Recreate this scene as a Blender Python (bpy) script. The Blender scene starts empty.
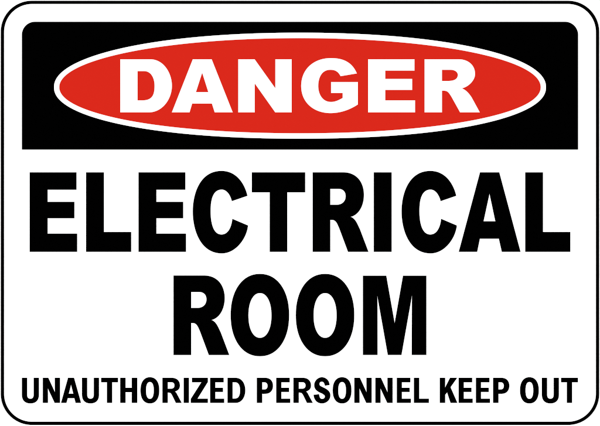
import bpy, math
import numpy as np

# ------------------------------------------------------------------ scale and frame
U = 0.000595                      # metres per picture unit of the sign artwork (a 14 x 10 inch sign)
CX, CY = 300.0, 213.0             # artwork centre
HZ = 1.5                          # height of the sign's centre on the wall
BASE_Y = 424.75                   # artwork y of the sign's lower edge
MM = 0.001

scene = bpy.context.scene
col = scene.collection


# ------------------------------------------------------------------ outlines
def fit(p0, mids, p3, d0, d3):
    """One smooth cubic from p0 to p3 through the measured points; d0 / d3 fix the end tangents to h(orizontal) or v(ertical)."""
    P0, P3 = np.array(p0, float), np.array(p3, float)
    M = np.array(mids, float).reshape(-1, 2)
    full = np.vstack([P0, M, P3])
    K = 0.5523
    D1 = P0 + (P3 - P0) / 3
    D2 = P3 - (P3 - P0) / 3
    if d0 == 'h': D1 = np.array([P0[0] + K * (P3[0] - P0[0]), P0[1]])
    if d0 == 'v': D1 = np.array([P0[0], P0[1] + K * (P3[1] - P0[1])])
    if d3 == 'h': D2 = np.array([P3[0] - K * (P3[0] - P0[0]), P3[1]])
    if d3 == 'v': D2 = np.array([P3[0], P3[1] - K * (P3[1] - P0[1])])
    s = np.r_[0, np.cumsum(np.linalg.norm(np.diff(full, axis=0), axis=1))]
    t = (s / s[-1])[1:-1]
    ctrl = [D1, D2]
    tt = np.linspace(0, 1, 201)
    def ev(c, u):
        u = u[:, None]
        return (1-u)**3*P0 + 3*u*(1-u)**2*c[0] + 3*u*u*(1-u)*c[1] + u**3*P3
    w = 0.03 if len(M) > 1 else 0.12
    for _ in range(25):
        b1, b2 = 3*t*(1-t)**2, 3*t*t*(1-t)
        R = M - np.outer((1-t)**3, P0) - np.outer(t**3, P3)
        C1, C2 = D1.copy(), D2.copy()
        for ax in (0, 1):
            fix1 = (d0 == 'h' and ax == 1) or (d0 == 'v' and ax == 0)
            fix2 = (d3 == 'h' and ax == 1) or (d3 == 'v' and ax == 0)
            rows, rhs = [], []
            for i in range(len(M)):
                a = [0.0, 0.0]; r = R[i, ax]
                if fix1: r -= b1[i]*D1[ax]
                else: a[0] = b1[i]
                if fix2: r -= b2[i]*D2[ax]
                else: a[1] = b2[i]
                rows.append(a); rhs.append(r)
            rows.append([w, 0]); rhs.append(w*D1[ax])
            rows.append([0, w]); rhs.append(w*D2[ax])
            x = np.linalg.lstsq(np.array(rows), np.array(rhs), rcond=None)[0]
            if not fix1: C1[ax] = x[0]
            if not fix2: C2[ax] = x[1]
        ctrl = [C1, C2]
        cur = ev(ctrl, tt)
        t = np.array([tt[1 + np.argmin(np.linalg.norm(cur[1:-1] - m, axis=1))] for m in M])
    n = max(8, int(s[-1] * 1.1))
    return [tuple(q) for q in ev(ctrl, np.linspace(0, 1, n + 1))[1:]]


def F(mids, end, d0=None, d3=None):
    return ('F', mids, end, d0, d3)


def outline(spec):
    out = []
    for s in spec:
        if s[0] == 'F':
            out += fit(out[-1], s[1], s[2], s[3], s[4])
        else:
            out.append((float(s[0]), float(s[1])))
    if math.dist(out[0], out[-1]) < 1e-6:
        out.pop()
    return out


def oval_outline(cx, cy, a, b_top, b_bottom, n_top, n_bottom, steps=96):
    out = []
    for k in range(steps):
        th = 2*math.pi*k/steps
        c, s = math.cos(th), math.sin(th)
        n, b = (n_bottom, b_bottom) if s >= 0 else (n_top, b_top)
        out.append((cx + a*math.copysign(abs(c)**(2/n), c), cy + b*math.copysign(abs(s)**(2/n), s)))
    return out


def rounded(x0, y0, x1, y1, r_top, r_bottom, steps=28):
    out = []
    for cx, cy, r, a0 in ((x1-r_top, y0+r_top, r_top, -90), (x1-r_bottom, y1-r_bottom, r_bottom, 0),
                          (x0+r_bottom, y1-r_bottom, r_bottom, 90), (x0+r_top, y0+r_top, r_top, 180)):
        if r < 0.6:
            out.append((cx + (r if a0 in (-90, 0) else -r), cy + (r if a0 in (0, 90) else -r)))
            continue
        for k in range(steps + 1):
            a = math.radians(a0 + 90*k/steps)
            out.append((cx + r*math.cos(a), cy + r*math.sin(a)))
    return out


def shift(contours, dx, dy=0.0):
    return [[(x+dx, y+dy) for x, y in c] for c in contours]


# ------------------------------------------------------------------ header lettering
def big_D():
    return [outline([(120.1, 59.1), (150, 59.1),
                     F([(154, 59.6), (160, 62.3), (165, 66.2), (169, 71.6), (171.4, 79)], (172.1, 85.8), 'h', 'v'),
                     F([(170.6, 96), (167, 102.5), (162, 107.5), (155, 111.4)], (148.5, 112.6), 'v', 'h'),
                     (120.1, 112.6)]),
            outline([(137.8, 71.3), (144, 71.3),
                     F([(148, 72.2), (151.5, 75.1), (153.4, 79)], (154.4, 85.7), 'h', 'v'),
                     F([(153.9, 92), (152.4, 96), (149.5, 98.6)], (142.5, 100.2), 'v', 'h'),
                     (137.8, 100.2)])]

def big_A():
    return [outline([(192.7, 59.1), (211.8, 59.1), (233, 112.6), (214.6, 112.6), (211.8, 103.8), (192.3, 103.8),
                     (189.7, 112.6), (171.6, 112.6)]),
            outline([(202.2, 73.2), (208.1, 91.9), (196.2, 91.9)])]

def big_N():
    return [outline([(238.1, 59.1), (254.7, 59.1), (275.2, 87.9), (275.2, 59.1), (291.9, 59.1), (291.9, 112.6),
                     (275.2, 112.6), (254.9, 83.9), (254.9, 112.6), (238.1, 112.6)])]

def big_G():
    return [outline([(357.1, 73.6),
                     F([(354, 68), (350, 63.6), (344, 60)], (331, 57.95), None, 'h'),
                     F([(322, 58.9), (314, 62.2), (308, 67), (304, 73.2), (301.8, 79.5)], (301, 86), 'h', 'v'),
                     F([(302.1, 94), (305.5, 101.5), (311, 107.2), (318, 111)], (330.5, 113.3), 'v', 'h'),
                     F([(338, 112.7), (345, 110.9), (351, 108.6)], (358.1, 104.5), 'h', None),
                     (358.1, 81.9), (330.9, 81.9), (330.9, 93.2), (342.5, 93.2), (342.5, 97.9),
                     F([(339, 99.7), (335, 101.3)], (331, 101.8), None, 'h'),
                     F([(326, 100.9), (322, 97.6), (319.5, 92.5)], (318.4, 86), 'h', 'v'),
                     F([(319.2, 79), (321.5, 74.5), (325, 71.4)], (330.3, 70), 'v', 'h'),
                     F([(335, 70.7), (338, 72.8)], (340.5, 76.4), 'h', None)])]

def big_E():
    return [outline([(367.9, 59.1), (414.6, 59.1), (414.6, 70.8), (385.4, 70.8), (385.4, 78.8), (412.3, 78.8),
                     (412.3, 90.1), (385.4, 90.1), (385.4, 100.2), (415.2, 100.2), (415.2, 112.6), (367.9, 112.6)])]

def big_R():
    return [outline([(424.4, 59.1), (458.5, 59.1),
                     F([(465, 60), (470, 62.8), (473.5, 67)], (475.2, 74), 'h', 'v'),
                     F([(474.2, 78.2), (472, 82), (468, 85.8)], (462.2, 88.4), 'v', None),
                     F([(466, 90.6), (469, 93.6)], (471.7, 97.2)),
                     (480.1, 112.6), (460, 112.6), (451, 96.4),
                     F([(448.6, 92.9)], (443.8, 90.9), None, 'h'),
                     (442.1, 90.9), (442.1, 112.6), (424.4, 112.6)]),
            outline([(442.1, 70), (450.5, 70), F([(455, 71)], (457.6, 74.9), 'h', 'v'),
                     F([(456.2, 78.6), (453, 80.2)], (448, 80.8), 'v', 'h'), (442.1, 80.8)])]


# ------------------------------------------------------------------ headline lettering
T0, B0 = 172.5, 251.7

def head_E():
    return [outline([(29.9, T0), (76.3, T0), (76.3, 189.6), (47.4, 189.6), (47.4, 202), (74.2, 202), (74.2, 218.1),
                     (47.4, 218.1), (47.4, 233.8), (77.0, 233.8), (77.0, B0), (29.9, B0)])]

def head_L():
    return [outline([(86.3, T0), (103.7, T0), (103.7, 232.2), (131.0, 232.2), (131.0, B0), (86.3, B0)])]

def head_C():
    return [outline([(247.2, 195.7),
                     F([(245, 189.3), (241, 181.2), (235, 175.5), (229, 172.3)], (221.5, 171.1), None, 'h'),
                     F([(214, 172.3), (206, 176.6), (200, 183), (196, 191.5), (194, 199.5)], (193, 211.5), 'h', 'v'),
                     F([(193.6, 220), (195.6, 229.5), (199, 238.5), (205, 246.8), (212, 251.3)], (221.8, 253.2), 'v', 'h'),
                     F([(229, 251.9), (235, 248.4), (240, 243.4), (244.7, 236.5)], (247.8, 225.6), 'h', None),
                     (232.5, 219.1),
                     F([(231.5, 224.7), (229.5, 229.5), (226.5, 233)], (221.5, 234.7), None, 'h'),
                     F([(216.5, 232.9), (213, 228), (211.2, 221.5)], (210.4, 211.5), 'h', 'v'),
                     F([(211.5, 200), (213.5, 194), (217, 190.6)], (221.8, 189.4), 'v', 'h'),
                     F([(226, 190.8), (229, 194), (231, 197.6)], (232, 200.9), 'h', None)])]

def head_T():
    return [outline([(252.1, T0), (305.0, T0), (305.0, 192.1), (287.0, 192.1), (287.0, B0), (269.9, B0),
                     (269.9, 192.1), (252.1, 192.1)])]

def head_R():
    return [outline([(312.9, T0), (343, T0),
                     F([(351, 173.6), (356, 176.4), (359.6, 180.6), (362, 186)], (363.7, 195), 'h', 'v'),
                     F([(362.4, 203.3), (360, 209.6), (356, 214)], (350.3, 216.8), 'v', None),
                     F([(354, 219.2), (357, 223.6)], (359.7, 229.2)),
                     (368.2, B0), (348.2, B0), (339.2, 227.6),
                     F([(337.8, 224.5), (336, 221.6)], (331.9, 219.7), None, 'h'),
                     (330.1, 219.7), (330.1, B0), (312.9, B0)]),
            outline([(330.1, 188.6), (338, 188.6), F([(343, 189.9), (345, 192.3)], (345.9, 196.2), 'h', 'v'),
                     F([(344.6, 201), (342, 203.6)], (337, 204.9), 'v', 'h'), (330.1, 204.9)])]

def head_I():
    return [outline([(374.0, T0), (391.4, T0), (391.4, B0), (374.0, B0)])]

def head_A():
    return [outline([(480.2, T0), (499.1, T0), (520.3, B0), (502.0, B0), (499.0, 238.5), (479.7, 238.5),
                     (477.0, B0), (459.0, B0)]),
            outline([(489.5, 193.2), (495.6, 221.5), (483.3, 221.5)])]

def head_O():
    return [oval_outline(259.9, 315.1, 29.0, 41.0, 40.95, 2.16, 2.16),
            oval_outline(259.95, 315.4, 11.75, 22.5, 22.6, 2.16, 2.16, 64)]

def head_M():
    t, b = 275.85, 354.8
    return [outline([(363.1, t), (386.1, t), (394.65, 323.6), (403.2, t), (426.2, t), (426.2, b), (412, b),
                     (412, 295.0), (401.3, b), (388, b), (377.3, 295.4), (377.3, b), (363.1, b)])]


# ------------------------------------------------------------------ bottom line lettering
t1, b1 = 378.0, 402.7

def small_U():
    return [outline([(22.1, t1), (26.9, t1), (26.9, 394.6),
                     F([(27.8, 397.9)], (30.4, 398.9), 'v', 'h'), F([(33.0, 397.9)], (33.9, 394.6), 'h', 'v'),
                     (33.9, t1), (38.7, t1), (38.7, 394.6),
                     F([(37.6, 399.6), (34.8, 402.3)], (30.4, 403.2), 'v', 'h'),
                     F([(26.0, 402.3), (23.2, 399.6)], (22.1, 394.6), 'h', 'v')])]

def small_N():
    return [outline([(43.0, t1), (48.2, t1), (55.0, 392.6), (55.0, t1), (59.8, t1), (59.8, b1), (54.8, b1),
                     (47.8, 388.0), (47.8, b1), (43.0, b1)])]

def small_A():
    return [outline([(68.2, t1), (73.9, t1), (80.8, b1), (75.8, b1), (74.5, 398), (67.6, 398), (66.3, b1), (61.3, b1)]),
            outline([(71.05, 384.2), (73.6, 393.9), (68.5, 393.9)])]

def small_T():
    return [outline([(101.4, t1), (117.8, t1), (117.8, 382.1), (111.95, 382.1), (111.95, b1), (107.15, b1),
                     (107.15, 382.1), (101.4, 382.1)])]

def small_H():
    return [outline([(120.4, t1), (125.3, t1), (125.3, 388), (132.0, 388), (132.0, t1), (137.0, t1), (137.0, b1),
                     (132.0, b1), (132.0, 391.9), (125.3, 391.9), (125.3, b1), (120.4, b1)])]

def small_O():
    return [oval_outline(149.9, 390.3, 9.15, 12.9, 12.9, 2.3, 2.3, 56),
            oval_outline(149.9, 390.4, 4.1, 8.6, 8.6, 2.4, 2.4, 40)]

def small_R():
    return [outline([(162.6, t1), (172, t1), F([(177.6, 380)], (179.7, 385.3), 'h', 'v'),
                     F([(178.3, 389.5)], (174.7, 391.6), 'v', None),
                     F([(175.9, 392.6)], (176.9, 394.3)),
                     (181.4, b1), (176.0, b1), (172.4, 395.3),
                     F([(170.9, 393.1)], (168.6, 392.4), None, 'h'),
                     (167.5, 392.4), (167.5, b1), (162.6, b1)]),
            outline([(167.5, 382), (171.3, 382), F([(173.8, 382.9)], (174.7, 385.4), 'h', 'v'),
                     F([(173.8, 387.9)], (171.3, 388.8), 'v', 'h'), (167.5, 388.8)])]

def small_I():
    return [outline([(183.9, t1), (188.7, t1), (188.7, b1), (183.9, b1)])]

def small_Z():
    return [outline([(192.2, t1), (207.7, t1), (207.7, 381.9), (197.2, 398.8), (207.7, 398.8), (207.7, b1),
                     (191, b1), (191, 398.9), (201.7, 382.1), (192.2, 382.1)])]

def small_E():
    return [outline([(210.4, t1), (223.5, t1), (223.5, 382.1), (215.1, 382.1), (215.1, 388), (222.8, 388),
                     (222.8, 391.8), (215.1, 391.8), (215.1, 398.8), (224.0, 398.8), (224.0, b1), (210.4, b1)])]

def small_D():
    return [outline([(227.7, t1), (235.5, t1), F([(241.9, 380.7), (244.2, 385)], (245.1, 390.3), 'h', 'v'),
                     F([(244.2, 395.6), (241.9, 400)], (235.5, b1), 'v', 'h'), (227.7, b1)]),
            outline([(232.4, 382.1), (235.0, 382.1), F([(239.1, 384.4)], (240.3, 390.4), 'h', 'v'),
                     F([(239.1, 396.4)], (235.0, 398.7), 'v', 'h'), (232.4, 398.7)])]

def small_P():
    return [outline([(257, t1), (265.3, t1), F([(270.9, 380.2)], (272.8, 385.8), 'h', 'v'),
                     F([(270.9, 391.4)], (265.3, 393.6), 'v', 'h'), (262, 393.6), (262, b1), (257, b1)]),
            outline([(262, 382.1), (264.5, 382.1), F([(266.9, 383.1)], (267.8, 385.8), 'h', 'v'),
                     F([(266.9, 388.6)], (264.5, 389.6), 'v', 'h'), (262, 389.6)])]

def small_S():
    return [outline([(329.3, 384.8),
                     F([(328, 380.7), (325.5, 378.3)], (321.9, 377.4), None, 'h'),
                     F([(317.5, 379), (315.1, 382)], (314.4, 385.1), 'h', 'v'),
                     F([(315.6, 389.1), (318.5, 391.6)], (322.3, 393.4), 'v', None),
                     F([(324.3, 394.8)], (325.1, 396.4), None, 'v'),
                     F([(324.2, 398.4)], (322, 399.1), 'v', 'h'),
                     F([(319.8, 397.8)], (318.8, 394.4), 'h', None),
                     (313.8, 394.9),
                     F([(315, 399.2), (317.5, 402)], (322, 403.2), None, 'h'),
                     F([(326.6, 401.9), (329.4, 398.6)], (330.2, 395.3), 'h', 'v'),
                     F([(329, 391.6), (326, 389)], (322.6, 387.3), 'v', None),
                     F([(320, 385.8)], (319.2, 384.0), None, 'v'),
                     F([(320, 382.1)], (321.8, 381.5), 'v', 'h'),
                     F([(324, 382.6)], (325.2, 385.5), 'h', None)])]


# ------------------------------------------------------------------ objects
def spread(contours, d):
    """Ink spread: outer edges move out by d and holes close by d (negative d thins the shape)."""
    if not d:
        return contours
    def inside(pt, poly):
        x, y = pt; r = False
        for (x1, y1), (x2, y2) in zip(poly, poly[1:] + poly[:1]):
            if (y1 > y) != (y2 > y) and x < (x2-x1)*(y-y1)/(y2-y1) + x1:
                r = not r
        return r
    res = []
    for i, c in enumerate(contours):
        depth = sum(inside(c[0], o) for j, o in enumerate(contours) if j != i)
        area = sum(x1*y2 - x2*y1 for (x1, y1), (x2, y2) in zip(c, c[1:] + c[:1]))
        sgn = (1 if area > 0 else -1) * (-1 if depth % 2 else 1)
        out = []
        for k in range(len(c)):
            (ax, ay), (bx, by), (cx, cy) = c[k-1], c[k], c[(k+1) % len(c)]
            l1, l2 = math.hypot(bx-ax, by-ay), math.hypot(cx-bx, cy-by)
            n1 = ((by-ay)/l1, -(bx-ax)/l1); n2 = ((cy-by)/l2, -(cx-bx)/l2)
            q = max(0.25, 1 + n1[0]*n2[0] + n1[1]*n2[1])
            out.append((bx + sgn*d*(n1[0]+n2[0])/q, by + sgn*d*(n1[1]+n2[1])/q))
        res.append(out)
    return res


def plate_mesh(name, contours, z0, z1, mat, parent, grow=0.0):
    """Contours (holes allowed) as a solid sheet from depth z0 to z1 in front of the wall, built standing up."""
    cu = bpy.data.curves.new(name + '_outline', 'CURVE')
    cu.dimensions = '2D'
    cu.fill_mode = 'BOTH'
    cu.extrude = (z1 - z0) / 2
    for c in spread(contours, grow):
        sp = cu.splines.new('POLY')
        sp.points.add(len(c) - 1)
        for p, (x, y) in zip(sp.points, c):
            p.co = ((x - CX)*U, (BASE_Y - y)*U, 0, 1)
        sp.use_cyclic_u = True
    tmp = bpy.data.objects.new(name + '_tmp', cu)
    col.objects.link(tmp)
    dg = bpy.context.evaluated_depsgraph_get()
    me = bpy.data.meshes.new_from_object(tmp.evaluated_get(dg))
    bpy.data.objects.remove(tmp)
    bpy.data.curves.remove(cu)
    for v in me.vertices:
        x, y, z = v.co
        v.co = (x, -(z + (z0 + z1)/2), y)      # stand it up, facing -Y
    me.name = name
    me.materials.clear()
    me.materials.append(mat)
    for p in me.polygons:
        p.use_smooth = False
        p.material_index = 0
    o = bpy.data.objects.new(name, me)
    col.objects.link(o)
    o.parent = parent
    return o


def material(name, rgb, rough, spec=0.5, bump=0.004, scale=900):
    m = bpy.data.materials.new(name)
    m.use_nodes = True
    nt = m.node_tree
    b = nt.nodes['Principled BSDF']
    b.inputs['Base Color'].default_value = (*rgb, 1)
    b.inputs['Specular IOR Level'].default_value = spec
    tc = nt.nodes.new('ShaderNodeTexCoord')
    no = nt.nodes.new('ShaderNodeTexNoise')
    no.inputs['Scale'].default_value = scale
    no.inputs['Detail'].default_value = 3
    nt.links.new(tc.outputs['Object'], no.inputs['Vector'])
    mr = nt.nodes.new('ShaderNodeMapRange')
    mr.inputs['To Min'].default_value = rough - 0.03
    mr.inputs['To Max'].default_value = rough + 0.03
    nt.links.new(no.outputs['Fac'], mr.inputs['Value'])
    nt.links.new(mr.outputs['Result'], b.inputs['Roughness'])
    bp = nt.nodes.new('ShaderNodeBump')
    bp.inputs['Strength'].default_value = bump
    bp.inputs['Distance'].default_value = 0.0002
    nt.links.new(no.outputs['Fac'], bp.inputs['Height'])
    nt.links.new(bp.outputs['Normal'], b.inputs['Normal'])
    return m


WHITE = material('white_enamel', (0.80, 0.80, 0.80), 0.30)
BLACK = material('black_ink', (0.0001, 0.0001, 0.0001), 0.2, 0.04, 0.0)
RED = material('red_ink', (0.530, 0.0164, 0.0084), 0.2, 0.1, 0.001)
PAINT = material('white_wall_paint', (0.80, 0.80, 0.80), 0.6, 0.3, 0.05, 400)

sign = bpy.data.objects.new('danger_sign', None)
col.objects.link(sign)
sign.empty_display_size = 0.05
sign.location = (0, 0, HZ - (BASE_Y - CY)*U)
sign['label'] = 'white rectangular danger sign with black border, red oval and bold black lettering'
sign['category'] = 'sign'

P = 0.18*MM        # sheet thickness
INK = 0.14         # ink spread in artwork units
L = 0.06*MM        # thickness of a printed film
S = 0.03*MM        # how far a film is bedded into the one below

plate_mesh('plate', [rounded(0.85, 0.8, 599.15, 424.9, 31.2, 31.2)], 0.0, P, WHITE, sign)
plate_mesh('border', [rounded(1.0, 0.95, 599.0, 424.75, 31, 31), rounded(3.85, 3.8, 596.15, 421.9, 28.2, 28.2)],
           P - S, P + L, BLACK, sign, INK)
header = plate_mesh('header_panel', [rounded(22.1, 21.95, 577.9, 149.35, 13, 0)], P - S, P + L, BLACK, sign, INK)
OUT_OVAL = oval_outline(300, 87.2, 246.2, 54.7, 51.7, 2.11, 2.16, 720)
IN_OVAL = oval_outline(300, 87.2, 240.5, 48.9, 45.95, 2.05, 2.09, 720)
plate_mesh('oval_border', [OUT_OVAL], P + L - S, P + 2*L, WHITE, header, -INK)
plate_mesh('oval_panel', [IN_OVAL], P + 2*L - S, P + 3*L, RED, header, 0.08)
w = plate_mesh('lettering', big_D() + big_A() + big_N() + big_G() + big_E() + big_R(), P + 3*L - S, P + 4*L, WHITE, header, -INK*0.8)
w['label'] = 'wide white capitals of the word danger on the red oval'

E, C = head_E(), head_C()
words = [
    (E + head_L() + shift(E, 108.8) + C + head_T() + head_R() + head_I() + shift(C, 208.8) + head_A()
     + shift(head_L(), 439.1), 'tall heavy black capitals of the word electrical'),
    (shift(head_R(), -139.2, 103.15) + head_O() + shift(head_O(), 65.15) + head_M(),
     'tall heavy black capitals of the word room'),
    (small_U() + small_N() + small_A() + shift(small_U(), 60.1) + small_T() + small_H() + small_O() + small_R()
     + small_I() + small_Z() + small_E() + small_D(), 'small black capitals of the word unauthorized'),
    (small_P() + shift(small_E(), 66.0) + shift(small_R(), 131.1) + small_S() + shift(small_O(), 192.2)
     + shift(small_N(), 311.6) + shift(small_N(), 332.6) + shift(small_E(), 186.6)
     + [outline([(414.1, t1), (419.0, t1), (419.0, 398.8), (428.7, 398.8), (428.7, b1), (414.1, b1)])],
     'small black capitals of the word personnel'),
    ([outline([(440, t1), (445, t1), (445, 387.9), (450.2, t1), (456.8, t1), (450.3, 387.2), (457.1, b1), (450.7, b1),
               (447.2, 392), (445, 394.7), (445, b1), (440, b1)])]
     + shift(small_E(), 248.5) + shift(small_E(), 265.7) + shift(small_P(), 236.3),
     'small black capitals of the word keep'),
    (shift(small_O(), 379.5) + shift(small_U(), 520.0) + shift(small_T(), 459.9),
     'small black capitals of the word out'),
]
for contours, label in words:
    w = plate_mesh('lettering', contours, P - S, P + L, BLACK, sign, INK)
    w['label'] = label

# the white wall the sign is fixed to
me = bpy.data.meshes.new('wall')
X, T = 1.0, 0.1
z0, z1 = HZ - 0.8, HZ + 0.8
vs = [(-X, 0, z0), (X, 0, z0), (X, 0, z1), (-X, 0, z1), (-X, T, z0), (X, T, z0), (X, T, z1), (-X, T, z1)]
me.from_pydata(vs, [], [(0, 1, 2, 3), (5, 4, 7, 6), (4, 0, 3, 7), (1, 5, 6, 2), (3, 2, 6, 7), (4, 5, 1, 0)])
me.materials.append(PAINT)
wall = bpy.data.objects.new('wall', me)
wall.location = (0, 0.00002, 0)
col.objects.link(wall)
wall['kind'] = 'structure'

# ------------------------------------------------------------------ light: two soft boxes at 50 degrees, dark studio
for s in (-1, 1):
    la = bpy.data.lights.new('softbox', 'AREA')
    la.shape = 'RECTANGLE'
    la.size, la.size_y = 0.9, 0.9
    la.energy = 73
    ob = bpy.data.objects.new('softbox_lamp', la)
    a = math.radians(50)
    ob.location = (s*2.6*math.sin(a), -2.6*math.cos(a), HZ)
    ob.rotation_euler = (math.radians(90), 0, s*a)
    col.objects.link(ob)

wd = bpy.data.worlds.new('World')
scene.world = wd
wd.use_nodes = True
wd.node_tree.nodes['Background'].inputs['Color'].default_value = (0, 0, 0, 1)
wd.node_tree.nodes['Background'].inputs['Strength'].default_value = 0.0

# ------------------------------------------------------------------ camera
cam = bpy.data.cameras.new('camera')
DIST = 1.5
cam.sensor_width = 36
cam.lens = 36*DIST/(600*U)
cam.clip_start = 0.05
cam.clip_end = 50
co = bpy.data.objects.new('camera', cam)
co.location = (0, -DIST - P, HZ)
co.rotation_euler = (math.radians(90), 0, 0)
col.objects.link(co)
scene.camera = co

scene.view_settings.view_transform = 'Standard'
scene.view_settings.look = 'None'
scene.view_settings.exposure = 0
scene.view_settings.gamma = 1
scene.render.filter_size = 1.25
scene.cycles.use_denoising = True
scene.cycles.use_adaptive_sampling = False
scene.cycles.pixel_filter_type = 'BOX'
